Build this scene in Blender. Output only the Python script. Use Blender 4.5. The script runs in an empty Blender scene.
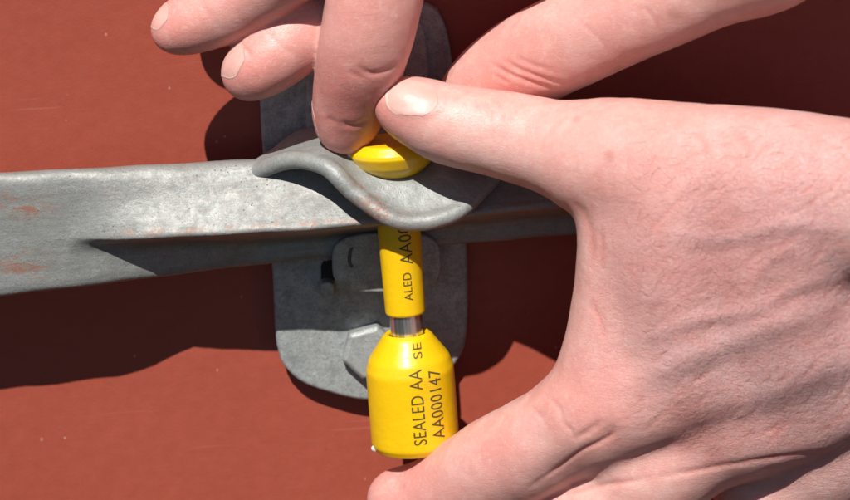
import bpy, bmesh, math, random
import numpy as np
from mathutils import Vector, Matrix

random.seed(7)
rng = np.random.default_rng(11)
S = bpy.context.scene
COL = S.collection
MM = 0.001

# ------------------------------------------------------------------ camera
PITCH, ROLL, DIST, FOCAL = math.radians(15), math.radians(4), 0.600, 108.0
TGT = np.array([0.0, -0.040, 0.0])
FWD = np.array([0.0, math.cos(PITCH), -math.sin(PITCH)])
R0 = np.array([1.0, 0.0, 0.0]); U0 = np.cross(R0, FWD)
RGT = math.cos(ROLL) * R0 - math.sin(ROLL) * U0
UPV = math.sin(ROLL) * R0 + math.cos(ROLL) * U0
CAM = TGT - FWD * DIST
W = 36.0 / FOCAL
cam_d = bpy.data.cameras.new('camera'); cam = bpy.data.objects.new('camera', cam_d); COL.objects.link(cam)
cam_d.lens = FOCAL; cam_d.sensor_width = 36.0; cam_d.clip_start = 0.01; cam_d.clip_end = 50
mt = Matrix.Identity(4)
for i in range(3):
    mt[i][0] = RGT[i]; mt[i][1] = UPV[i]; mt[i][2] = -FWD[i]; mt[i][3] = CAM[i]
cam.matrix_world = mt
cam_d.dof.use_dof = True; cam_d.dof.focus_distance = DIST + 0.002; cam_d.dof.aperture_fstop = 18
S.camera = cam

# ------------------------------------------------------------------ sky and sun
SUN = Vector((-0.24, -1.0, 1.20)).normalized()          # towards the sun
world = bpy.data.worlds.new('World'); S.world = world; world.use_nodes = True
nt = world.node_tree; bg = nt.nodes['Background']
sky = nt.nodes.new('ShaderNodeTexSky'); sky.sky_type = 'NISHITA'; sky.sun_disc = False; sky.air_density = .5; sky.dust_density = .3
sky.sun_elevation = math.asin(SUN.z); sky.sun_rotation = math.atan2(SUN.x, SUN.y)
nt.links.new(sky.outputs[0], bg.inputs[0]); bg.inputs[1].default_value = 0.05
sl = bpy.data.lights.new('sun', 'SUN'); sl.energy = 5.0; sl.angle = math.radians(0.5); sl.color = (1.0, 0.965, 0.91)
so = bpy.data.objects.new('sun', sl); COL.objects.link(so)
so.rotation_euler = SUN.to_track_quat('Z', 'Y').to_euler(); so.location = SUN * 3
S.view_settings.view_transform = 'Standard'; S.view_settings.look = 'None'
S.view_settings.gamma = 1; S.view_settings.use_curve_mapping = False; S.view_settings.exposure = 0.18
S.render.resolution_x = 1024; S.render.resolution_y = 602

# ------------------------------------------------------------------ helpers
def P(px, py, d):
    """world point of the plane d millimetres in front of the door that lies under a photo pixel"""
    v = FWD + RGT * ((px - 425) / 850 * W) - UPV * ((py - 250) / 850 * W)
    t = (-d * MM - CAM[1]) / v[1]
    return CAM + v * t
def PXMM(d):
    return (DIST + (40 - d) * MM) * W / 850            # metres per pixel at that depth
def proj(co):
    q = co - CAM
    z = q @ FWD
    return np.stack([425 + (q @ RGT) / z / W * 850, 250 - (q @ UPV) / z / W * 850], 1)

def link(name, me, mat=None, parent=None, smooth=True):
    o = bpy.data.objects.new(name, me); COL.objects.link(o)
    if mat: me.materials.append(mat)
    if parent: o.parent = parent
    if smooth:
        me.polygons.foreach_set('use_smooth', [True] * len(me.polygons))
    return o
def empty(name, loc=(0, 0, 0)):
    o = bpy.data.objects.new(name, None); COL.objects.link(o); o.location = loc; o.empty_display_size = .01
    return o
def tag(o, label, cat=None, kind=None):
    o['label'] = label
    if cat: o['category'] = cat
    if kind: o['kind'] = kind
def pydata(name, v, f):
    me = bpy.data.meshes.new(name); me.from_pydata([tuple(map(float, p)) for p in v], [], f); me.update(); return me
def bevel(o, w, seg=3, ang=35):
    m = o.modifiers.new('bevel', 'BEVEL'); m.width = w; m.segments = seg; m.limit_method = 'ANGLE'; m.angle_limit = math.radians(ang)
    m.harden_normals = True
    return m

def catmull(pts, n):
    pts = np.asarray(pts, float)
    p = np.vstack([2 * pts[0] - pts[1], pts, 2 * pts[-1] - pts[-2]])
    out = []
    for t in np.linspace(0, len(pts) - 1, n):
        i = min(int(t), len(pts) - 2); u = t - i
        a, b, c, d = p[i:i + 4]
        out.append(.5 * (2 * b + (c - a) * u + (2 * a - 5 * b + 4 * c - d) * u * u + (3 * b - a - 3 * c + d) * u ** 3))
    return np.array(out)

# ------------------------------------------------------------------ materials
class NT:
    def __init__(s, name):
        s.m = bpy.data.materials.new(name); s.m.use_nodes = True
        s.t = s.m.node_tree; s.b = s.t.nodes['Principled BSDF']
        s.tc = s.t.nodes.new('ShaderNodeTexCoord')
        mp = s.n('ShaderNodeMapping'); s.l(s.tc.outputs['Object'], mp.inputs[0]); mp.inputs['Scale'].default_value = (1000, 1000, 1000)
        s.co = mp.outputs[0]                                # object coordinates in millimetres
    def n(s, k): return s.t.nodes.new(k)
    def l(s, a, b): s.t.links.new(a, b)
    def noise(s, scale, detail=4, rough=.55, dist=0, stretch=None):
        n = s.n('ShaderNodeTexNoise'); n.inputs['Scale'].default_value = scale; n.inputs['Detail'].default_value = detail
        n.inputs['Roughness'].default_value = rough; n.inputs['Distortion'].default_value = dist
        c = s.co
        if stretch:
            mp = s.n('ShaderNodeMapping'); mp.inputs['Scale'].default_value = stretch; s.l(c, mp.inputs[0]); c = mp.outputs[0]
        s.l(c, n.inputs['Vector']); return n.outputs['Fac']
    def voro(s, scale, feat='F1', stretch=None):
        n = s.n('ShaderNodeTexVoronoi'); n.feature = feat; n.inputs['Scale'].default_value = scale
        c = s.co
        if stretch:
            mp = s.n('ShaderNodeMapping'); mp.inputs['Scale'].default_value = stretch; s.l(c, mp.inputs[0]); c = mp.outputs[0]
        s.l(c, n.inputs['Vector']); return n.outputs['Distance']
    def ramp(s, f, stops):
        r = s.n('ShaderNodeValToRGB'); s.l(f, r.inputs[0]); e = r.color_ramp.elements
        while len(e) < len(stops): e.new(.5)
        for el, (p, c) in zip(e, stops):
            el.position = p; el.color = (*c, 1) if not isinstance(c, (int, float)) else (c, c, c, 1)
        return r.outputs[0]
    def mix(s, f, a, b, mode='MIX'):
        m = s.n('ShaderNodeMix'); m.data_type = 'RGBA'; m.blend_type = mode
        for sock, v in ((m.inputs[0], f), (m.inputs[6], a), (m.inputs[7], b)):
            if hasattr(v, 'links'): s.l(v, sock)
            elif isinstance(v, (int, float)): sock.default_value = v
            else: sock.default_value = (*v, 1)
        return m.outputs[2]
    def math(s, op, a, b=0.0):
        m = s.n('ShaderNodeMath'); m.operation = op
        for sock, v in ((m.inputs[0], a), (m.inputs[1], b)):
            if hasattr(v, 'links'): s.l(v, sock)
            else: sock.default_value = v
        return m.outputs[0]
    def attr(s, name):
        a = s.n('ShaderNodeAttribute'); a.attribute_name = name; return a.outputs['Fac']
    def bump(s, h, dist, prev=None, strength=1):
        b = s.n('ShaderNodeBump'); b.inputs['Distance'].default_value = dist; b.inputs['Strength'].default_value = strength
        s.l(h, b.inputs['Height'])
        if prev: s.l(prev, b.inputs['Normal'])
        return b.outputs[0]
    def set(s, **kw):
        names = dict(color='Base Color', rough='Roughness', metal='Metallic', normal='Normal', sss='Subsurface Weight', coat='Coat Weight',
                     coatr='Coat Roughness', spec='Specular IOR Level', sssr='Subsurface Radius', ssss='Subsurface Scale')
        for k, v in kw.items():
            i = s.b.inputs[names[k]]
            if hasattr(v, 'links'): s.l(v, i)
            elif isinstance(v, tuple) and len(v) == 3 and k == 'color': i.default_value = (*v, 1)
            else: i.default_value = v
        return s.m

def mat_paint():
    t = NT('red_oxide_paint')
    a = t.noise(.012, 6, .6); b = t.noise(.25, 5, .6); c = t.noise(1.6, 3)
    col = t.mix(t.ramp(a, [(.3, 0), (.7, 1)]), (.315, .062, .037), (.355, .074, .046))
    col = t.mix(t.ramp(b, [(.40, 0), (.75, .40)]), col, (.280, .055, .034))
    col = t.mix(t.ramp(c, [(.60, 0), (.74, .12)]), col, (.45, .125, .085))
    v = t.voro(.115); chip = t.math('MULTIPLY', t.ramp(v, [(.03, 1), (.055, 0)]), t.ramp(t.noise(.05, 2), [(.46, 0), (.50, 1)]))
    col = t.mix(t.math('MULTIPLY', chip, .55), col, (.62, .40, .33))
    v2 = t.voro(.15, stretch=(1, 1, 1.3)); dk = t.math('MULTIPLY', t.ramp(v2, [(.03, 1), (.07, 0)]), t.ramp(t.noise(.06, 2), [(.52, 0), (.56, 1)]))
    col = t.mix(t.math('MULTIPLY', dk, .6), col, (.12, .025, .018))
    fl = t.math('MULTIPLY', t.ramp(t.voro(.20, stretch=(1, 1, .8)), [(.05, 1), (.085, 0)]), t.ramp(t.noise(.11, 2), [(.55, 0), (.58, 1)]))
    col = t.mix(t.math('MULTIPLY', fl, .5), col, (.55, .30, .23))
    scr = t.math('MULTIPLY', t.ramp(t.noise(.55, 3, .5, .2, stretch=(.05, 1, 1.5)), [(.655, 0), (.68, 1)]), t.ramp(t.noise(.03, 2), [(.5, 0), (.6, 1)]))
    col = t.mix(t.math('MULTIPLY', scr, .25), col, (.47, .17, .12))
    n = t.bump(t.noise(1.4, 5, .6), .00006)
    n = t.bump(t.noise(.10, 2), .00025, n)
    n = t.bump(chip, -.00015, n)
    return t.set(color=col, rough=t.ramp(t.noise(.4, 4), [(.3, .36), (.7, .55)]), normal=n, spec=.4)

def mat_galv(name, base=.50, light=.62, dark=.33, warm=0.0):
    t = NT(name)
    g = lambda v: (v * (.96 + warm), v, v * (.965 - warm))
    a = t.noise(.05, 6, .7, .5, stretch=(.6, 1, 1.3)); b = t.noise(.30, 8, .75, .3); f = t.noise(2.6, 4, .65)
    col = t.mix(t.ramp(a, [(.30, 0), (.70, 1)]), g(base * .98), g(light * .97))
    col = t.mix(t.ramp(b, [(.46, 0), (.66, .55)]), col, g(dark))
    col = t.mix(t.ramp(t.noise(.20, 8, .8, .9), [(.52, 0), (.64, .55)]), col, g(light * 1.16))
    col = t.mix(t.ramp(f, [(.50, 0), (.66, .6)]), col, g(dark * .75))
    col = t.mix(t.ramp(t.noise(.045, 5, .6, .4), [(.52, 0), (.64, .35)]), col, (base * .98, base * .95, base * .86))
    pit = t.math('MULTIPLY', t.ramp(t.voro(.8), [(.06, 1), (.16, 0)]), t.ramp(t.noise(.22, 3), [(.52, 0), (.60, 1)]))
    col = t.mix(t.math('MULTIPLY', pit, .4), col, g(dark * .6))
    st_ = t.ramp(t.noise(.42, 6, .7, .3, stretch=(.16, 1, 1.8) if 'bar' in name else (.7, 1, .8)), [(.48, 0), (.64, .5)])
    col = t.mix(st_, col, g(dark * .95))
    sc = t.ramp(t.noise(.5, 5, .6, .3, stretch=(.10, 1, 2.2) if 'bar' in name else (.5, 1, .6)), [(.60, 0), (.66, .35)])
    col = t.mix(sc, col, g(light * 1.25))
    wr = t.attr('wear')
    m = t.math('MULTIPLY', wr, t.ramp(t.noise(.30, 7, .8, .6, stretch=(.6, 1, 1.4)), [(.48, 0), (.55, 1)]))
    col = t.mix(t.math('MULTIPLY', m, .80), col, (.33, .135, .08))
    n = t.bump(t.noise(.8, 6, .7), .00013)
    n = t.bump(f, .00006, n)
    n = t.bump(t.noise(.10, 2), .0004, n)
    n = t.bump(pit, -.00012, n)
    return t.set(color=col, rough=t.ramp(b, [(.3, .40), (.7, .66)]), metal=.3, normal=n, spec=.5)

def mat_yellow():
    t = NT('yellow_plastic')
    col = t.mix(t.ramp(t.noise(.09, 4), [(.3, 0), (.7, 1)]), (.83, .50, .004), (.88, .56, .006))
    col = t.mix(t.ramp(t.noise(.9, 5, .7), [(.62, 0), (.74, .25)]), col, (.60, .36, .02))
    n = t.bump(t.noise(.35, 3), .00012); n = t.bump(t.noise(2.2, 3), .00002, n)
    return t.set(color=col, rough=t.ramp(t.noise(.6, 4), [(.3, .26), (.7, .40)]), normal=n, sss=.35, sssr=(.8, .6, .06), ssss=.0022, spec=.5)

def mat_simple(name, color, rough=.5, metal=0.0, bumpd=.00004):
    t = NT(name); n = t.bump(t.noise(.9, 4), bumpd)
    c = t.mix(t.ramp(t.noise(.5, 5, .65), [(.35, 0), (.7, .5)]), color, tuple(v * .72 for v in color))
    return t.set(color=c, rough=rough, metal=metal, normal=n)

def mat_skin():
    t = NT('skin')
    bk = t.attr('back')
    a = t.noise(.085, 5, .6, .3); b = t.noise(.30, 6, .7, .4)
    col = t.mix(t.ramp(a, [(.30, 0), (.70, 1)]), (.68, .385, .335), (.76, .49, .44))
    col = t.mix(t.math('MULTIPLY', bk, .60), col, (.62, .345, .355))  # mauve on the hand's back: bluish shade painted into the skin colour
    col = t.mix(t.math('MULTIPLY', t.attr('red'), .90), col, (.69, .215, .18))
    col = t.mix(t.ramp(b, [(.46, 0), (.66, .40)]), col, (.65, .295, .255))
    col = t.mix(t.ramp(t.noise(.15, 4, .6, .6), [(.45, 0), (.66, .42)]), col, (.68, .30, .265))
    col = t.mix(t.ramp(t.noise(.19, 4, .6, .4), [(.52, 0), (.68, .22)]), col, (.79, .54, .48))
    col = t.mix(t.ramp(t.noise(.9, 5, .7), [(.54, 0), (.70, .30)]), col, (.85, .61, .55))
    col = t.mix(t.math('MULTIPLY', t.ramp(t.noise(1.6, 4, .7), [(.54, 0), (.68, .30)]), t.math('ADD', .4, bk)), col, (.52, .25, .21))
    col = t.mix(t.math('MULTIPLY', t.attr('vein'), .35), col, (.50, .36, .38))
    sp = t.math('MULTIPLY', t.ramp(t.voro(.085), [(.08, 1), (.17, 0)]), t.ramp(t.noise(.06, 2), [(.50, 0), (.56, 1)]))
    col = t.mix(t.math('MULTIPLY', sp, .38), col, (.40, .19, .14))
    pore = t.voro(2.2, 'DISTANCE_TO_EDGE'); line = t.voro(.80, 'DISTANCE_TO_EDGE', stretch=(1.0, 1.0, 1.9))
    pl_ = t.ramp(pore, [(0, 0), (.16, 1)]); ll_ = t.ramp(line, [(0, 0), (.09, 1)])
    col = t.mix(t.math('MULTIPLY', t.math('MULTIPLY', t.math('SUBTRACT', 1.0, ll_), bk), .25), col, (.52, .24, .20))
    sb_ = t.math('ADD', .28, t.math('MULTIPLY', bk, .55))
    def bmp(h, d, prev):
        n_ = t.n('ShaderNodeBump'); n_.inputs['Distance'].default_value = d; t.l(sb_, n_.inputs['Strength']); t.l(h, n_.inputs['Height'])
        if prev: t.l(prev, n_.inputs['Normal'])
        return n_.outputs[0]
    n = bmp(pl_, .00006, None)
    n = bmp(ll_, .00009, n)
    n = bmp(t.noise(.45, 5, .65, .5, stretch=(.8, 1, 1.6)), .00036, n)
    return t.set(color=col, rough=t.ramp(t.noise(.9, 5), [(.3, .32), (.7, .52)]), normal=n, sss=.45, sssr=(1.0, .32, .18), ssss=.0028, spec=.45)

M_PAINT = mat_paint()
M_BAR = mat_galv('galvanised_bar', .275, .315, .20, .01)
M_PLATE = mat_galv('galvanised_plate', .39, .48, .21, -.012)
M_TAB = mat_galv('galvanised_tongue', .32, .37, .24)
M_YEL = mat_yellow()
t_ = NT('bright_steel')
sk_ = t_.noise(.9, 3, .6, 0, stretch=(1, 1, .04))  # upright reflections on the pin, painted in as streaks of colour
M_STEEL = t_.set(color=t_.ramp(sk_, [(.40, (.50, .50, .50)), (.58, (.95, .95, .94))]), rough=.30, metal=.95, normal=t_.bump(sk_, .00006))
M_SLOT_SHADE = mat_simple('painted_gap_shade', (.012, .011, .010), .7)  # near-black colour standing in for shade, no real coating
M_SCAR = mat_simple('old_scratch', (.10, .10, .095), .7)
M_INK = mat_simple('dark_print', (.095, .066, .016), .6)
M_NAIL = None
M_SKIN = mat_skin()
t_ = NT('nail'); nn = t_.bump(t_.noise(.5, 3, stretch=(1, 1, 1)), .00010)
M_NAIL = t_.set(color=t_.mix(t_.ramp(t_.noise(.2, 3), [(.35, 0), (.65, 1)]), (.69, .365, .315), (.74, .43, .375)), rough=.42, normal=nn, sss=.4, sssr=(1, .4, .3), ssss=.0015, spec=.4)
M_NAILTIP = mat_simple('nail_edge', (.76, .56, .47), .5)
M_WHITE = mat_simple('bare_plastic_flash', (.85, .82, .70), .3)
M_HAIR = mat_simple('fine_hair', (.20, .10, .06), .5)

def set_attr(me, name, vals):
    a = me.attributes.new(name, 'FLOAT', 'POINT'); a.data.foreach_set('value', np.ascontiguousarray(vals, dtype=np.float32))

# ------------------------------------------------------------------ the container door
bm = bmesh.new()
bmesh.ops.create_cube(bm, size=1)
for v in bm.verts:
    v.co.x *= 1.6; v.co.z *= 1.5; v.co.y = v.co.y * .003 + .0015
me = bpy.data.meshes.new('container_door'); bm.to_mesh(me); bm.free()
door = link('container_door', me, M_PAINT, smooth=False)
tag(door, 'flat red brown painted steel container door behind the handle', kind='structure')

# ------------------------------------------------------------------ handle catch (plate bolted to the door)
def outline_plate(name, px_pts, d0, d1, mat, parent, bev=.0012, rounds=2, seg=3):
    pts = np.array([P(x, y, d1) for x, y in px_pts])[:, [0, 2]]
    for _ in range(rounds):                               # corner cutting
        nxt = np.roll(pts, -1, 0); a = pts * .8 + nxt * .2; b = pts * .2 + nxt * .8
        pts = np.stack([a, b], 1).reshape(-1, 2)
    n = len(pts)
    v = [(x, -d1 * MM, z) for x, z in pts] + [(x, -d0 * MM, z) for x, z in pts]
    f = [tuple(range(n)), tuple(range(2 * n - 1, n - 1, -1))] + [(i, i + n, (i + 1) % n + n, (i + 1) % n) for i in range(n)]
    me = pydata(name, v, f)
    bmx = bmesh.new(); bmx.from_mesh(me); bmesh.ops.recalc_face_normals(bmx, faces=bmx.faces); bmx.to_mesh(me); bmx.free()
    o = link(name, me, mat, parent); bevel(o, bev, seg, 40)
    return o

catch = empty('handle_catch', (0, 0, 0))
tag(catch, 'galvanised steel handle catch bolted upright on the red door behind the yellow seal', 'catch')
outline_plate('back_plate', [(262, 4), (432, 0), (450, 36), (457, 130), (468, 250), (468, 346), (446, 378), (392, 402), (352, 400), (300, 384), (276, 358), (272, 262), (258, 98)], 0.02, 6, M_PLATE, catch, .0010)
outline_plate('hinge_leaf', [(318, 22), (352, 8), (408, 8), (428, 34), (431, 150), (428, 196), (308, 200), (305, 64)], 5.6, 10, M_PLATE, catch, .0009)
# hook that carries the bar: floor and front lip
hook = outline_plate('hook_lip', [(331, 235), (440, 231), (442, 291), (333, 294)], 14.2, 16.7, M_PLATE, catch, .0007, 3)
outline_plate('hook_floor', [(336, 276), (437, 271), (439, 287), (337, 291)], 5.5, 15.0, M_PLATE, catch, .0006, 1)
outline_plate('hook_cheek', [(319, 244), (333, 243), (333, 261), (319, 262)], 5.5, 10.5, M_PLATE, catch, .0006, 1)
outline_plate('hook_cheek', [(319, 283), (334, 282), (335, 297), (321, 298)], 5.5, 10.5, M_PLATE, catch, .0006, 2)
outline_plate('hook_slot_shade', [(321, 261), (335, 260), (335, 284), (321, 285)], 5.9, 6.4, M_SLOT_SHADE, catch, .0001, 1)  # dark plate painted as the shade inside the hook's opening
outline_plate('hook_scar', [(349, 249), (354, 246), (352, 252), (351, 262), (354, 267), (350, 268), (347, 260)], 16.6, 16.78, M_SCAR, catch, .00008, 2)
# hexagon bolt head under the barrel
def hexbolt(px, py, r, d0, d1, rot):
    c = P(px, py, d1); bmx = bmesh.new()
    rings = [(1.0, d0), (1.0, d1 - .9), (.86, d1)]
    vs = []
    for s, d in rings:
        vs.append([bmx.verts.new((c[0] + r * s * MM * math.cos(rot + k * math.pi / 3), -d * MM, c[2] + r * s * MM * math.sin(rot + k * math.pi / 3))) for k in range(6)])
    for a, b in zip(vs, vs[1:]):
        for k in range(6): bmx.faces.new((a[k], a[(k + 1) % 6], b[(k + 1) % 6], b[k]))
    bmx.faces.new(vs[-1]); bmx.faces.new(vs[0][::-1])
    bmesh.ops.recalc_face_normals(bmx, faces=bmx.faces)
    me = bpy.data.meshes.new('bolt_head'); bmx.to_mesh(me); bmx.free()
    o = link('bolt_head', me, M_PLATE, catch); bevel(o, .0005, 2, 20); return o
hexbolt(370, 354, 7.4, 5.5, 10.0, math.radians(12))

# seal tongue: bent sheet that swings over the bar
rows = [
    [(290, 136, 11), (306, 129, 10.5), (330, 125, 10.5), (358, 122, 10.5), (400, 123, 10.5), (445, 134, 11), (468, 150, 12)],
    [(270, 152, 20), (296, 143, 21), (328, 138, 22), (360, 138, 22), (402, 144, 22), (446, 152, 22), (480, 162, 20)],
    [(254, 162, 21.6), (290, 151, 26.5), (328, 147, 28.5), (360, 156, 29.5), (400, 165, 29.5), (446, 168, 29), (486, 168, 26)],
    [(250, 165, 22.0), (289, 154, 29), (328, 153, 32), (360, 170, 33.5), (400, 182, 35), (450, 182, 33.5), (489, 170, 28)],
    [(246, 170, 22.4), (287, 157, 30.5), (328, 159, 35), (360, 184, 37), (402, 205, 38.5), (453, 199, 36.5), (491, 173, 30)],
    [(243, 175, 22.8), (286, 162, 30.5), (328, 164, 36.8), (360, 193, 39.5), (402, 219, 41.5), (455, 211, 39), (492, 176, 31)],
]
# ------------------------------------------------------------------ locking bar handle
def lerp_line(pts):
    xs = [p[0] for p in pts]; 
    return lambda x: [float(np.interp(x, xs, [p[k] for p in pts])) for k in (1, 2)]
topL = lerp_line([(-420, 196, 26.6), (0, 175, 26.6), (66, 172, 26.4), (180, 166, 25), (300, 159, 24), (760, 128, 24)])
noseL = lerp_line([(-420, 268, 26.8), (0, 243, 26.8), (66, 238, 27.0), (110, 238, 29.5), (170, 235, 32.5), (300, 228, 34.5), (430, 217, 34.5), (567, 203, 34.5), (760, 184, 34.5)])
innL = lerp_line([(-420, 290, 26.8), (0, 258, 26.8), (66, 252, 26.8), (110, 246, 25), (170, 241, 20), (260, 239, 13.8), (430, 226, 13.8), (567, 212, 13.8), (760, 193, 13.8)])
botL = lerp_line([(-420, 345, 26.8), (0, 298, 26.8), (66, 290, 26.8), (110, 285, 25), (170, 277, 20), (250, 267, 14.2), (463, 245, 13.8), (575, 236, 13.8), (760, 216, 13.8)])
xs = np.concatenate([np.linspace(-400, -20, 40), np.linspace(-12, 620, 240), np.linspace(630, 740, 16)])
TH = 4.6
secs = []
for x in xs:
    T, N, I, B = topL(x), noseL(x), innL(x), botL(x)
    bulge = min(max((x - 60) / 110, 0), 1)
    def pt(l, dd=0, dy=0): return np.array(P(x, l[0] + dy, l[1] + dd))
    front = [pt(T), pt([(T[0] * .5 + N[0] * .5), T[1] * .5 + N[1] * .5 - .9 * bulge]), pt([T[0] * .15 + N[0] * .85, T[1] * .15 + N[1] * .85 - .2 * bulge]), pt(N), pt([N[0] + 1.2 + 3.0 * bulge, N[1] - .5 * bulge]), pt(I), pt([I[0] * .5 + B[0] * .5, I[1] * .5 + B[1] * .5]), pt(B)]
    back = []
    offs = [(1, -1), (1, 0), (1, 0), (1, 3), (1, 3), (1, 2), (1, 0), (1, 0)]
    z_off = 3.2 * MM * bulge
    for k, p in enumerate(front[::-1]):
        kk = 7 - k
        b = p + np.array([0, TH * MM, 0])
        if kk in (3, 4): b[2] += z_off * .3
        if kk in (1, 2): b[2] += 0
        if kk == 4: b[2] += z_off * .8
        back.append(b)
    poly = np.array(front + back)
    for _ in range(2):
        nx = np.roll(poly, -1, 0); poly = np.stack([poly * .78 + nx * .22, poly * .22 + nx * .78], 1).reshape(-1, 3)
    secs.append(poly)
secs = np.array(secs); ns, nk = secs.shape[:2]
f = [(i * nk + k, i * nk + (k + 1) % nk, (i + 1) * nk + (k + 1) % nk, (i + 1) * nk + k) for i in range(ns - 1) for k in range(nk)]
f += [tuple(range(nk - 1, -1, -1)), tuple((ns - 1) * nk + k for k in range(nk))]
v = secs.reshape(-1, 3)
# slight hammered unevenness
v = v + 0.00012 * np.sin(v[:, [0]] * 310 + v[:, [2]] * 160) * np.array([[0, 1, .5]]) + rng.normal(0, .00002, v.shape)
me = pydata('bar', v, f)
bmx = bmesh.new(); bmx.from_mesh(me); bmesh.ops.recalc_face_normals(bmx, faces=bmx.faces); bmx.to_mesh(me); bmx.free()
bar = link('door_handle', me, M_BAR)
q = proj(v)
def spot(x, y, a, b): return np.exp(-((q[:, 0] - x) / a) ** 2 - ((q[:, 1] - y) / b) ** 2)
noseY = np.interp(q[:, 0], [66, 300, 430, 567], [240, 228, 217, 203])
ridge = np.exp(-((q[:, 1] - noseY + 3) / 3.6) ** 2) * np.clip((q[:, 0] - 95) / 30, 0, 1) * .75
set_attr(me, 'wear', np.clip(spot(22, 265, 24, 11) * 1.3 + spot(18, 202, 24, 7) + ridge + spot(28, 212, 20, 5) + .12 * spot(250, 190, 300, 30), 0, 1))
tag(bar, 'long grey galvanised door handle bar running across the red door', 'handle')

# ------------------------------------------------------------------ bolt seal
sb = Vector(P(416, 448, 30)); st = Vector(P(392, 140, 29))
ax = (st - sb); L = ax.length; ax.normalize()
pxm = PXMM(29)
seal = empty('bolt_seal', sb)
seal.rotation_mode = 'QUATERNION'
xax = Vector((1, 0, 0)); xax = (xax - ax * xax.dot(ax)).normalized(); yax = ax.cross(xax)
seal.rotation_quaternion = Matrix((xax, yax, ax)).transposed().to_quaternion()
tag(seal, 'yellow plastic bolt seal with printed barrel held upright between the two hands', 'seal')

def fillet(prof, n=2):
    p = np.array(prof, float)
    for _ in range(n):
        a = p[:-1] * .75 + p[1:] * .25; b = p[:-1] * .25 + p[1:] * .75
        p = np.vstack([p[:1], np.stack([a, b], 1).reshape(-1, 2), p[-1:]])
    return p
def lathe(name, prof, mat, parent, seg=72):
    v, f = [], []
    n = len(prof)
    for i in range(seg):
        a = 2 * math.pi * i / seg
        for r, z in prof: v.append((r * math.cos(a), r * math.sin(a), z))
    for i in range(seg):
        j = (i + 1) % seg
        for k in range(n - 1): f.append((i * n + k, j * n + k, j * n + k + 1, i * n + k + 1))
    me = pydata(name, v, f); bmx = bmesh.new(); bmx.from_mesh(me)
    bmesh.ops.remove_doubles(bmx, verts=bmx.verts, dist=1e-7)
    bmesh.ops.recalc_face_normals(bmx, faces=bmx.faces); bmx.to_mesh(me); bmx.free()
    return link(name, me, mat, parent)
def zz(py): return L * (449 - py) / (449 - 140)          # along the seal for a photo row
K = lambda r: r * pxm
def dup_pts(pts, e=K(1.6)):
    """tighten corners so that corner cutting leaves a small radius"""
    out = [pts[0]]
    for a, b, c in zip(pts, pts[1:], pts[2:]):
        a, b, c = map(np.array, (a, b, c)); u = (a - b); w = (c - b)
        e1 = min(e, np.linalg.norm(u) * .4); e2 = min(e, np.linalg.norm(w) * .4)
        out += [tuple(b + u / np.linalg.norm(u) * e1), tuple(b), tuple(b + w / np.linalg.norm(w) * e2)]
    return out + [pts[-1]]
barrel_prof = [(0, zz(447)), (K(41), zz(447)), (K(44.8), zz(440)), (K(44.6), zz(366)), (K(41), zz(355)), (K(25), zz(333)), (K(21), zz(330)), (K(18), zz(332)), (K(17.6), zz(340))]
bp = fillet(dup_pts(barrel_prof, K(7)), 3)
barrel = lathe('barrel', bp, M_YEL, seal, 96)
pin = lathe('steel_pin', fillet(dup_pts([(0, zz(350)), (K(16.5), zz(350)), (K(16.5), zz(300)), (0, zz(300))]), 1), M_STEEL, seal, 48)
slv_prof = [(0, zz(311)), (K(19), zz(311)), (K(20.2), zz(309)), (K(21.4), zz(228)), (K(21.6), zz(170)), (0, zz(170))]
slp = fillet(dup_pts(slv_prof), 2)
sleeve = lathe('sleeve', slp, M_YEL, seal, 64)
head = lathe('head', fillet(dup_pts([(0, zz(174)), (K(20), zz(174)), (K(26), zz(172)), (K(37), zz(163)), (K(43.5), zz(152)), (K(43), zz(148)), (K(37), zz(140)), (0, zz(139.5))], K(5)), 2), M_YEL, seal, 64)
# sprue scars
def blob(name, x, y, z, r, parent):
    bmx = bmesh.new(); bmesh.ops.create_icosphere(bmx, subdivisions=2, radius=r)
    for v_ in bmx.verts: v_.co = Vector((v_.co.x * 1.1 + x, v_.co.y + y, v_.co.z * 1.3 + z)) + Vector(rng.normal(0, r * .08, 3))
    me = bpy.data.meshes.new(name); bmx.to_mesh(me); bmx.free(); return link(name, me, M_WHITE, parent)
blob('moulding_scar', -K(42.5), -K(8), zz(150), K(3.0), head)
blob('moulding_scar', -K(42), -K(10), zz(443), K(3.0), barrel)

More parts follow.
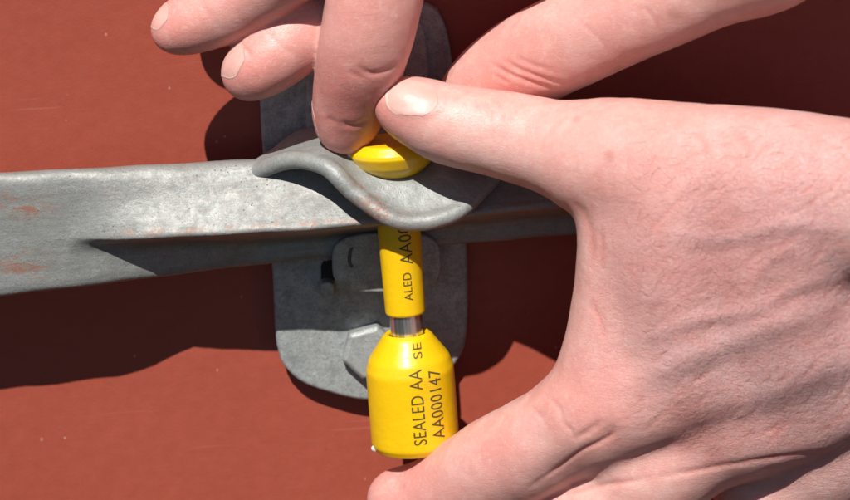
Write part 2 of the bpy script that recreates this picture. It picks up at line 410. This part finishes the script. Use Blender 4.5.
def text_mesh(txt, size, squeeze=1.0):
    cu = bpy.data.curves.new('txt', 'FONT'); cu.body = txt; cu.size = size; cu.resolution_u = 5; cu.space_character = 1.06; cu.offset = 0.0
    to = bpy.data.objects.new('txt', cu); COL.objects.link(to)
    bpy.context.view_layer.update()
    dg = bpy.context.evaluated_depsgraph_get(); me = bpy.data.meshes.new_from_object(to.evaluated_get(dg))
    bpy.data.objects.remove(to); bpy.data.curves.remove(cu)
    return me
def print_on(name, txt, x_px, y0_px, y1_px, h_px, prof, parent, slant=0.0):
    """lettering that reads upwards along the seal between two photo rows, wrapped on the lathed profile"""
    me = text_mesh(txt, 1.0)
    bmx = bmesh.new(); bmx.from_mesh(me)
    bmesh.ops.triangulate(bmx, faces=bmx.faces)
    xs_ = [v_.co.x for v_ in bmx.verts]; ys_ = [v_.co.y for v_ in bmx.verts]
    x0, x1, yb, yt = min(xs_), max(xs_), 0.0, max(ys_)
    z0, z1 = zz(y0_px), zz(y1_px)
    for v_ in bmx.verts:
        v_.co.x = z0 + (v_.co.x - x0) / (x1 - x0) * (z1 - z0); v_.co.y = (v_.co.y - yb) / (yt - yb) * K(h_px)
    for k in range(1, 14):
        geo = bmx.verts[:] + bmx.edges[:] + bmx.faces[:]
        bmesh.ops.bisect_plane(bmx, geom=geo, plane_co=(0, K(h_px) * k / 14, 0), plane_no=(0, 1, 0))
    for k in range(1, 16):
        geo = bmx.verts[:] + bmx.edges[:] + bmx.faces[:]
        bmesh.ops.bisect_plane(bmx, geom=geo, plane_co=(z0 + (z1 - z0) * k / 16, 0, 0), plane_no=(1, 0, 0))
    outer = prof[np.argsort(prof[:, 1])]
    for v_ in bmx.verts:
        z = v_.co.x; r = float(np.interp(z, outer[:, 1], outer[:, 0])) + .00006
        xr = K(x_px) - v_.co.y + slant * (z - z0)
        a = xr / r
        v_.co = Vector((r * math.sin(a), -r * math.cos(a), z))
    bmesh.ops.recalc_face_normals(bmx, faces=bmx.faces)
    bmx.to_mesh(me); bmx.free(); me.materials.clear()
    return link(name, me, M_INK, parent, smooth=False)
mid = bp[(bp[:, 1] > zz(446)) & (bp[:, 1] < zz(331.5)) & (bp[:, 0] > K(20))]
print_on('lettering', 'SEALED AA', 12, 432, 357, 13, mid, barrel)
print_on('lettering', 'AA000147', 33, 429, 360, 14, mid, barrel)
print_on('lettering', 'SE', 14, 348, 335, 9, mid, barrel)
smid = slp[(slp[:, 1] > zz(309)) & (slp[:, 1] < zz(172)) & (slp[:, 0] > K(15))]
print_on('lettering', 'ALED', 9, 294, 266, 8.5, smid, sleeve)
print_on('lettering', 'AA000147', 12, 258, 186, 13, smid, sleeve)

# ------------------------------------------------------------------ hands
def surface_nets(F, org, h):
    neg = F < 0
    nx, ny, nz = F.shape
    cnt = np.zeros((nx - 1, ny - 1, nz - 1), np.int8)
    for i in (0, 1):
        for j in (0, 1):
            for k in (0, 1):
                cnt += neg[i:nx - 1 + i, j:ny - 1 + j, k:nz - 1 + k]
    act = np.argwhere((cnt > 0) & (cnt < 8))
    idx = -np.ones(cnt.shape, np.int32); idx[tuple(act.T)] = np.arange(len(act))
    corners = [(i, j, k) for i in (0, 1) for j in (0, 1) for k in (0, 1)]
    val = {c: F[act[:, 0] + c[0], act[:, 1] + c[1], act[:, 2] + c[2]] for c in corners}
    pos = np.zeros((len(act), 3)); num = np.zeros(len(act))
    for a in corners:
        for axis in range(3):
            if a[axis] == 0:
                b = list(a); b[axis] = 1; b = tuple(b)
                va, vb = val[a], val[b]; m = (va < 0) != (vb < 0)
                t = np.where(m, va / np.where(m, va - vb, 1), 0)
                p = np.zeros((len(act), 3)) + np.array(a); p[:, axis] += t
                pos += p * m[:, None]; num += m
    verts = (act + pos / num[:, None]) * h + org
    quads = []
    for axis in range(3):
        sl0 = [slice(None)] * 3; sl1 = [slice(None)] * 3
        sl0[axis] = slice(0, -1); sl1[axis] = slice(1, None)
        ch = neg[tuple(sl0)] != neg[tuple(sl1)]
        e = np.argwhere(ch)
        u, w = (axis + 1) % 3, (axis + 2) % 3
        lim = np.array(cnt.shape)
        ok = (e[:, u] > 0) & (e[:, w] > 0) & (e[:, u] < lim[u]) & (e[:, w] < lim[w])
        e = e[ok]; fl = neg[tuple(sl0)][tuple(e.T)]
        def cell(du, dw):
            c = e.copy(); c[:, u] -= du; c[:, w] -= dw; return idx[tuple(c.T)]
        q = np.stack([cell(1, 1), cell(0, 1), cell(0, 0), cell(1, 0)], 1)
        q[~fl] = q[~fl][:, ::-1]
        quads.append(q)
    return verts, np.vstack(quads)

def smooth_mesh(v, quads, it, lam=.5):
    e = np.vstack([quads[:, [0, 1]], quads[:, [1, 2]], quads[:, [2, 3]], quads[:, [3, 0]]])
    e = np.vstack([e, e[:, ::-1]])
    deg = np.bincount(e[:, 0], minlength=len(v)).astype(float)
    for k in range(it):
        s = np.stack([np.bincount(e[:, 0], weights=v[e[:, 1], a], minlength=len(v)) for a in range(3)], 1) / deg[:, None]
        l_ = lam if k % 2 == 0 else -lam * 1.02
        v = v + l_ * (s - v)
    return v
def vnormals(v, quads):
    n = np.cross(v[quads[:, 2]] - v[quads[:, 0]], v[quads[:, 3]] - v[quads[:, 1]])
    out = np.zeros_like(v)
    for k in range(4):
        for a in range(3): out[:, a] += np.bincount(quads[:, k], weights=n[:, a], minlength=len(v))
    return out / np.maximum(np.linalg.norm(out, axis=1, keepdims=True), 1e-12)

def vnoise(p, seed):
    """cheap smooth noise from a few sine waves"""
    r = np.random.default_rng(seed); s = 0
    for _ in range(7):
        k = r.normal(0, 1, 3); s = s + np.sin(p @ k + r.uniform(0, 6.28))
    return s / 7

class Hand:
    def __init__(s, h=.6):
        s.prims = []; s.h = h; s.cur = None
    def cap(s, a, b, k=3.0, flat=None):
        """tapered limb between two (px, py, depth mm, radius px) stations; k is the blend radius in mm"""
        pa, pb = P(*a[:3]) / MM, P(*b[:3]) / MM
        ra, rb = a[3] * PXMM(a[2]) / MM, b[3] * PXMM(b[2]) / MM
        s.prims.append((pa, pb, ra, rb, k, flat))
    def chain(s, st, k=2.0, first=None, n=4, flat=None):
        st = np.array(st, float)
        pts = catmull(st, (len(st) - 1) * n + 1)
        for i, (a, b) in enumerate(zip(pts, pts[1:])):
            s.cap(a, b, first if (i == len(pts) - 2 and first) else k, flat)
    def mesh(s):
        lo = np.min([np.minimum(p[0] - p[2], p[1] - p[3]) for p in s.prims], 0) - 4
        hi = np.max([np.maximum(p[0] + p[2], p[1] + p[3]) for p in s.prims], 0) + 4
        n = np.ceil((hi - lo) / s.h).astype(int) + 1
        F = np.full(n, 12.0, np.float32)
        axs = [lo[i] + np.arange(n[i]) * s.h for i in range(3)]
        for pa, pb, ra, rb, k, flat in s.prims:
            m = getattr(s, 'margin', 5) + k
            l0 = np.minimum(pa - ra, pb - rb) - m; h0 = np.maximum(pa + ra, pb + rb) + m
            i0 = np.clip(((l0 - lo) / s.h).astype(int), 0, n); i1 = np.clip(((h0 - lo) / s.h).astype(int) + 2, 0, n)
            X = [axs[i][i0[i]:i1[i]].astype(np.float32) for i in range(3)]
            gx, gy, gz = X[0][:, None, None] - np.float32(pa[0]), X[1][None, :, None] - np.float32(pa[1]), X[2][None, None, :] - np.float32(pa[2])
            d = (pb - pa).astype(np.float32); dd = float(d @ d) + 1e-9
            t = np.clip((gx * d[0] + gy * d[1] + gz * d[2]) / dd, 0, 1)
            ex, ey, ez = gx - t * d[0], gy - t * d[1], gz - t * d[2]
            if flat: ey = ey * flat
            D = np.sqrt(ex * ex + ey * ey + ez * ez) - (ra + (rb - ra) * t)
            if flat: D = D / (1 + (flat - 1) * .5)
            sl_ = tuple(slice(a, b) for a, b in zip(i0, i1))
            A = F[sl_]; hh = np.maximum(k - np.abs(A - D), 0) / k
            F[sl_] = np.minimum(A, D) - hh * hh * k * .25
        v, q = surface_nets(F, lo, s.h)
        v = smooth_mesh(v, q, 6)
        return v * MM, q

def poly_dist(q, pts):
    pts = np.array(pts, float); best = np.full(len(q), 1e9); along = np.zeros(len(q))
    for i, (a, b) in enumerate(zip(pts, pts[1:])):
        d = b - a; t = np.clip(((q - a) @ d) / (d @ d), 0, 1)
        r = np.linalg.norm(q - a - t[:, None] * d, axis=1)
        m = r < best; best[m] = r[m]; along[m] = (i + t[m]) / (len(pts) - 1)
    return best, along

def finish_hand(name, H, marks, reds, label, backs=()):
    v, q = H.mesh()
    n = vnormals(v, q); pj = proj(v)
    view = v - CAM; view /= np.linalg.norm(view, axis=1, keepdims=True)
    facing = np.clip(-(n * view).sum(1) * 4, 0, 1)
    disp = np.zeros(len(v)); vein = np.zeros(len(v)); red = np.zeros(len(v))
    dep = -v[:, 1] / MM
    for pts, w, amt, dr in marks:                      # creases (negative) and tendons or veins (positive), millimetres
        pts = catmull(pts, (len(pts) - 1) * 6 + 1)
        lo_, hi_ = pts.min(0) - 3 * w, pts.max(0) + 3 * w
        near = np.where((pj > lo_).all(1) & (pj < hi_).all(1) & (facing > 0))[0]
        if not len(near): continue
        r, al = poly_dist(pj[near], pts)
        m = np.zeros(len(v)); m[near] = np.exp(-(r / w) ** 2) * np.clip(np.minimum(al, 1 - al) * 4, 0, 1) * facing[near]
        if dr: m = m * ((dep > dr[0]) & (dep < dr[1]))
        disp += amt * m
        if amt < 0: red = np.maximum(red, m * .55)
        elif w > 7: vein = np.maximum(vein, m * .5)
    for x, y, rad, amt in reds:
        red = np.maximum(red, amt * np.exp(-(((pj[:, 0] - x) ** 2 + (pj[:, 1] - y) ** 2) / rad ** 2)))
    back = np.zeros(len(v))
    for x, y, rx, ry in backs:
        back = np.maximum(back, np.exp(-(((pj[:, 0] - x) / rx) ** 2 + ((pj[:, 1] - y) / ry) ** 2) ** 2))
    disp += .16 * vnoise(v / MM * .28, 3) + .06 * vnoise(v / MM * .9, 5)
    v = v + n * (disp * MM)[:, None]
    red = np.clip(red + .18 * vnoise(v / MM * .12, 9), 0, 1)
    me = bpy.data.meshes.new(name)
    me.vertices.add(len(v)); me.vertices.foreach_set('co', v.astype(np.float32).ravel())
    me.loops.add(q.size); me.loops.foreach_set('vertex_index', q.astype(np.int32).ravel())
    me.polygons.add(len(q)); me.polygons.foreach_set('loop_start', (np.arange(len(q)) * 4).astype(np.int32))
    me.update(calc_edges=True); me.validate()
    set_attr(me, 'red', red); set_attr(me, 'back', np.clip(back * (1 - .3 * vnoise(v / MM * .2, 4)), 0, 1)); set_attr(me, 'vein', np.clip(vein, 0, 1))
    o = link(name, me, M_SKIN)
    tag(o, label, 'hand')
    return o

def nail(hand, base, tip, normal, wid, curve, lift=.0003):
    """curved plate from cuticle to free edge; base and tip are world points, normal points out of the nail"""
    base, tip = np.array(base), np.array(tip); ld = tip - base; ln = np.linalg.norm(ld); ld = ld / ln
    nn_ = np.array(normal, float); nn_ -= ld * (nn_ @ ld); nn_ /= np.linalg.norm(nn_); sd = np.cross(ld, nn_)
    nu, nv = 15, 15; v, f = [], []
    for j in range(nv):
        b = j / (nv - 1)
        for i in range(nu):
            a = i / (nu - 1) * 2 - 1
            ww = wid * (.86 + .14 * b) * (1 - .0 * b)
            back = .22 * a * a * (1 - b)                       # rounded cuticle
            fwd = -.26 * a ** 4 * b
            ang = a * curve
            r = ww / math.sin(curve)
            y = r * (math.cos(ang) - 1)
            s_ = b + back + fwd
            v.append(base + ld * ln * s_ + sd * r * math.sin(ang) + nn_ * (y + lift - .10 * ln * (s_ - .4) ** 2))
    f = [(j * nu + i, j * nu + i + 1, (j + 1) * nu + i + 1, (j + 1) * nu + i) for j in range(nv - 1) for i in range(nu - 1)]
    me = pydata('fingernail', v, f)
    bmx = bmesh.new(); bmx.from_mesh(me)
    avg = sum((f_.normal for f_ in bmx.faces), Vector())
    if avg.dot(Vector(nn_)) < 0: bmesh.ops.reverse_faces(bmx, faces=bmx.faces)
    bmx.to_mesh(me); bmx.free()
    o = link('fingernail', me, M_NAIL, hand)
    me.materials.append(M_NAILTIP)
    for p in me.polygons:
        if p.index // (nu - 1) >= nv - 2: p.material_index = 1
    w_ = o.modifiers.new('fit', 'SHRINKWRAP'); w_.target = hand; w_.wrap_method = 'NEAREST_SURFACEPOINT'; w_.wrap_mode = 'ABOVE_SURFACE'; w_.offset = .00010
    m = o.modifiers.new('thick', 'SOLIDIFY'); m.thickness = .0006; m.offset = -1
    bevel(o, .00012, 2, 40)
    return o

# ---- the tongue of the catch: a bent sheet with rolled, rounded edges
NU, NV = 58, 34
rr = np.array([catmull([P(*p) for p in r], NU) for r in rows])
grid = np.array([catmull(rr[:, i], NV) for i in range(NU)])
du, dv = np.gradient(grid, axis=0), np.gradient(grid, axis=1)
gn = np.cross(du, dv); gn /= np.linalg.norm(gn, axis=2, keepdims=True)
gn = gn * np.sign((gn[..., 2]).mean())
grid = (grid - gn * .0012) / MM
T_ = Hand(.40); T_.margin = 1.2
for i in range(NU):
    for j in range(NV - 1):
        T_.prims.append((grid[i, j], grid[i, j + 1], 1.35, 1.35, .5, None))
for i in range(NU - 1):
    e_ = .14 * math.sin(math.pi * i / (NU - 1))
    T_.prims.append((grid[i, -1], grid[i + 1, -1], 1.38 + e_, 1.38 + e_, 1.2, None))
v, qd = T_.mesh()
v = smooth_mesh(v, qd, 10)
v = v + vnormals(v, qd) * (.10 * vnoise(v / MM * .5, 21) * MM)[:, None]
me = pydata('seal_tongue', v, [tuple(map(int, f_)) for f_ in qd])
q = proj(v); rim = np.linalg.norm((v / MM)[:, None, :] - grid[None, ::2, -1, :], axis=2).min(1)
set_attr(me, 'wear', np.clip((3.6 - rim) / 1.2, 0, 1) * np.exp(-((q[:, 0] - 378) / 24) ** 2) * .95)
tab = link('seal_tongue', me, M_TAB, catch)

# ---- hand at the right: thumb on the seal head, index finger under the barrel
A = Hand(.53)
A.chain([(400, 105, 40, 25), (420, 113, 40.5, 31), (450, 125, 41.5, 36.5), (500, 134, 44, 40), (548, 146, 48, 43), (600, 160, 55, 48)], 2.0)
A.chain([(600, 160, 55, 48), (680, 172, 66, 52), (780, 184, 74, 58), (900, 215, 76, 72)], 8.0)
A.chain([(395, 499, 30, 28), (425, 500, 33, 34), (455, 489, 38, 41), (495, 467, 46, 46), (545, 441, 54, 47), (600, 408, 60, 47)], 3.0)
A.chain([(600, 408, 60, 46), (680, 372, 64, 48), (800, 338, 68, 52), (960, 300, 70, 62)], 9.0)
A.chain([(690, 442, 58, 44), (800, 395, 64, 50), (960, 330, 64, 64)], 9.0)
A.chain([(780, 482, 52, 42), (860, 430, 57, 48), (980, 360, 58, 62)], 9.0)
A.chain([(850, 520, 38, 40), (920, 460, 44, 46), (1000, 390, 52, 60)], 9.0)
# fold between thumb and index finger
A.chain([(640, 205, 60, 42), (636, 260, 60, 40), (628, 330, 60, 42), (620, 388, 60, 44)], 8.0)
A.chain([(690, 215, 70, 50), (690, 280, 67, 50), (690, 345, 64, 50)], 10.0)
A.chain([(780, 215, 74, 56), (780, 280, 70, 56), (790, 340, 67, 56)], 10.0)
# palm side
A.chain([(690, 250, 50, 50), (760, 330, 44, 60), (880, 330, 46, 70)], 10.0)
# middle, ring and little fingers curling below
A.chain([(690, 442, 58, 43), (640, 484, 60, 41)], 7.0)
A.chain([(640, 484, 60, 41), (580, 520, 54, 42), (530, 555, 44, 38), (520, 568, 34, 32), (525, 562, 26, 26)], 2.0)
A.chain([(780, 482, 52, 42), (760, 517, 52, 38)], 7.0)
A.chain([(760, 517, 52, 38), (700, 565, 46, 38), (650, 600, 38, 34), (640, 600, 28, 28)], 2.0)
A.chain([(850, 520, 38, 38), (830, 560, 40, 33), (780, 610, 38, 32), (740, 630, 30, 28), (735, 625, 24, 24)], 2.0)
# wrist and forearm
A.chain([(940, 290, 60, 88), (1040, 310, 60, 92), (1180, 330, 66, 104), (1380, 350, 78, 118)], 10.0)
A.chain([(960, 360, 56, 80), (1060, 380, 56, 84), (1200, 400, 62, 96), (1380, 420, 74, 110)], 10.0)
marksA = [
    ([(484, 97), (490, 112), (488, 128)], 2.2, -.18, None), ([(496, 96), (501, 112), (500, 126)], 2.0, -.15, None), ([(474, 97), (479, 110)], 2.0, -.12, None),
    ([(611, 424), (613, 434), (602, 442), (580, 453), (556, 471), (520, 494)], 2.4, -.45, None), ([(626, 424), (602, 442), (570, 464), (525, 494)], 13.0, -.6, None), ([(600, 424), (590, 432), (572, 440)], 3, -.25, None), ([(560, 420), (572, 432), (574, 446)], 2.4, -.22, None),
    ([(606, 420), (590, 428), (575, 440)], 3.0, -.25, None), ([(548, 396), (560, 410), (562, 425)], 3, -.25, None), ([(530, 405), (545, 420)], 3, -.2, None),
    ([(652, 478), (700, 470), (760, 460), (850, 447)], 3.0, -.35, None), ([(547, 497), (600, 486), (655, 478)], 3, -.4, None),
    # tendons and veins over the back of the hand
    ([(612, 392), (680, 362), (760, 330), (860, 292)], 15, 1.0, None), ([(700, 430), (780, 390), (870, 345)], 15, .55, None), ([(790, 470), (850, 425), (920, 380)], 14, .3, None),
    ([(640, 345), (690, 322), (750, 310), (800, 285), (860, 268)], 8, .5, None), ([(660, 232), (720, 240), (790, 225), (860, 232)], 8, .35, None), ([(740, 312), (760, 270), (800, 240)], 7, .3, None),
    ([(568, 196), (584, 216), (592, 245), (590, 275)], 5, -.35, None), ([(385, 103), (405, 113), (430, 113), (443, 102), (441, 88)], 4, .28, None), ([(600, 225), (602, 250), (600, 275)], 4, -.25, None), ([(588, 300), (600, 320), (604, 345)], 4, -.2, None),
    ([(725, 125), (745, 140), (752, 160)], 5, -.3, None), ([(690, 125), (705, 145), (708, 170)], 5, -.15, None),
]
for k in range(60):                                       # fine oblique skin folds towards the wrist
    x = rng.uniform(640, 840); y = rng.uniform(150, 450); l = rng.uniform(18, 46); a = math.radians(rng.uniform(25, 60))
    marksA.append(([(x, y), (x + l * .5 * math.cos(a), y - l * .5 * math.sin(a) + rng.uniform(-2, 2)), (x + l * math.cos(a), y - l * math.sin(a))], 1.9, -rng.uniform(.06, .16), None))
handA = finish_hand('hand', A, marksA, [(385, 110, 45, .75), (500, 110, 35, .35), (585, 400, 70, .6), (400, 480, 60, .7), (640, 150, 70, .45), (700, 250, 120, .35), (690, 440, 60, .4), (500, 450, 50, .5)],
    'bare hand', [(800, 290, 210, 190)])
handA['label'] = 'bare hand reaching in from the right, thumb on the seal head, finger under the barrel'
nail(handA, P(437, 98, 49.0), P(379, 92, 46), (.05, -.55, .84), .0054, 1.0)

# ---- hand from above: three fingers pointing down to the left and a thumb behind
B = Hand(.55)
B.chain([(346, 127, 29.5, 27), (349, 108, 31, 32.5), (355, 84, 34.5, 37), (364, 48, 39.5, 41.5), (373, 5, 41, 44), (382, -55, 40, 46), (388, -140, 42, 48), (402, -230, 50, 54)], 2.0)
B.chain([(246, 76, 32, 22), (259, 66, 32.5, 28.5), (281, 48, 31, 33), (310, 20, 28, 36), (350, -25, 24, 36), (392, -90, 26, 38), (430, -150, 38, 43), (485, -230, 54, 50)], 2.0)
B.chain([(172, 31, 31, 19), (188, 24, 31, 26), (215, 12, 31, 31), (255, -10, 33, 34), (320, -55, 42, 36), (390, -110, 52, 38), (470, -180, 58, 42), (570, -235, 60, 48)], 2.0)
B.chain([(170, -60, 28, 18), (200, -68, 29, 25), (270, -90, 33, 29), (370, -120, 44, 31), (500, -150, 54, 36), (640, -220, 58, 44)], 2.0)
B.chain([(470, 100, 22, 30), (488, 86, 24, 36), (515, 68, 28, 41), (560, 45, 35, 44), (620, 18, 43, 44), (690, -14, 50, 46), (760, -50, 55, 52)], 2.5)
B.chain([(760, -50, 55, 52), (820, -120, 58, 64), (850, -220, 60, 74)], 8.0)
for a, b in (((402, -230, 58, 56), (740, -420, 62, 68)), ((485, -230, 60, 54), (780, -420, 64, 66)), ((570, -235, 60, 52), (800, -400, 64, 64)), ((640, -220, 58, 48), (840, -360, 62, 62)), ((430, -190, 46, 50), (760, -260, 58, 74)), ((520, -150, 52, 46), (780, -180, 58, 62)), ((640, -100, 52, 46), (830, -240, 60, 72))):
    B.cap(a, b, 9.0)
B.chain([(800, -380, 64, 88), (900, -490, 74, 96), (1020, -630, 90, 106), (1160, -790, 110, 118)], 10.0)
marksB = [
    ([(357, 66), (370, 74), (386, 71), (398, 62)], 3.2, -.45, None), ([(345, 70), (358, 76), (372, 82)], 2.5, -.18, None),
    ([(338, 122), (355, 126), (372, 118)], 3.0, -.3, None), ([(326, 118), (338, 124)], 2.5, -.2, None),
    ([(488, 62), (508, 74), (535, 84), (560, 90)], 2.6, -.5, None), ([(500, 58), (520, 70), (548, 80), (570, 84)], 2.6, -.45, None), ([(512, 56), (530, 64), (556, 72)], 2.4, -.3, None), ([(492, 74), (510, 84)], 2.2, -.3, None),
    ([(580, 22), (600, 40), (612, 60)], 3, -.15, None), ([(640, 5), (655, 20), (662, 40)], 3, -.2, None),
    ([(262, 26), (278, 44), (300, 60)], 3, -.2, None), ([(238, 44), (246, 50), (252, 58)], 2.2, -.35, None), ([(196, -2), (214, 20), (226, 36)], 3, -.15, None),
]
handB = finish_hand('hand', B, marksB, [(345, 110, 75, .95), (245, 75, 65, .9), (175, 30, 60, .85), (520, 78, 55, .7), (365, 10, 60, .65), (300, 40, 50, .6), (620, 20, 80, .4), (230, 10, 60, .5)],
    'bare hand reaching down from above, fingertips at the left of the seal head, thumb behind')
nail(handB, P(243, 46, 37), P(219, 78, 36), (-.82, .10, .55), .0046, .9)
nail(handB, P(170, 8, 34), P(150, 28, 33), (-.80, .35, .50), .0044, .9)
nail(handB, P(315, 100, 30), P(314, 142, 28), (-.85, .52, .05), .0050, .9)

# fine hairs on the back of the hand and the wrist
def hairs(hand, n, box, angle, seed):
    r_ = np.random.default_rng(seed); me = hand.data
    co = np.empty(len(me.vertices) * 3, np.float32); me.vertices.foreach_get('co', co); co = co.reshape(-1, 3).astype(float)
    no = np.empty(len(me.vertices) * 3, np.float32); me.vertices.foreach_get('normal', no); no = no.reshape(-1, 3)
    pj = proj(co); vw = CAM - co; vw /= np.linalg.norm(vw, axis=1, keepdims=True)
    ok = np.where((pj[:, 0] > box[0]) & (pj[:, 0] < box[2]) & (pj[:, 1] > box[1]) & (pj[:, 1] < box[3]) & ((no * vw).sum(1) > .25))[0]
    v, f = [], []
    for i_ in r_.choice(ok, n):
        p = co[i_]; nn2 = no[i_]; a = angle + r_.normal(0, .35)
        d = RGT * math.cos(a) + UPV * math.sin(a); d = d - nn2 * (d @ nn2); d /= np.linalg.norm(d)
        ln = r_.uniform(.0025, .0065); sd = np.cross(d, nn2); b0 = len(v); rad = .000026
        bend = r_.normal(0, .25)
        for k in range(5):
            t_k = k / 4; c = p + d * ln * t_k + sd * ln * bend * t_k ** 2 + nn2 * (.0004 * math.sin(t_k * 2.2) + .00005)
            rk = rad * (1 - .75 * t_k)
            v += [c + sd * rk, c - sd * rk * .5 + nn2 * rk * .87, c - sd * rk * .5 - nn2 * rk * .87]
            if k:
                o_ = b0 + (k - 1) * 3
                f += [(o_ + e, o_ + (e + 1) % 3, o_ + 3 + (e + 1) % 3, o_ + 3 + e) for e in range(3)]
    o = link('fine_hair', pydata('fine_hair', v, f), M_HAIR, hand); o['kind'] = 'stuff'
    return o
hairs(handA, 700, (640, 125, 1150, 450), math.radians(205), 3)
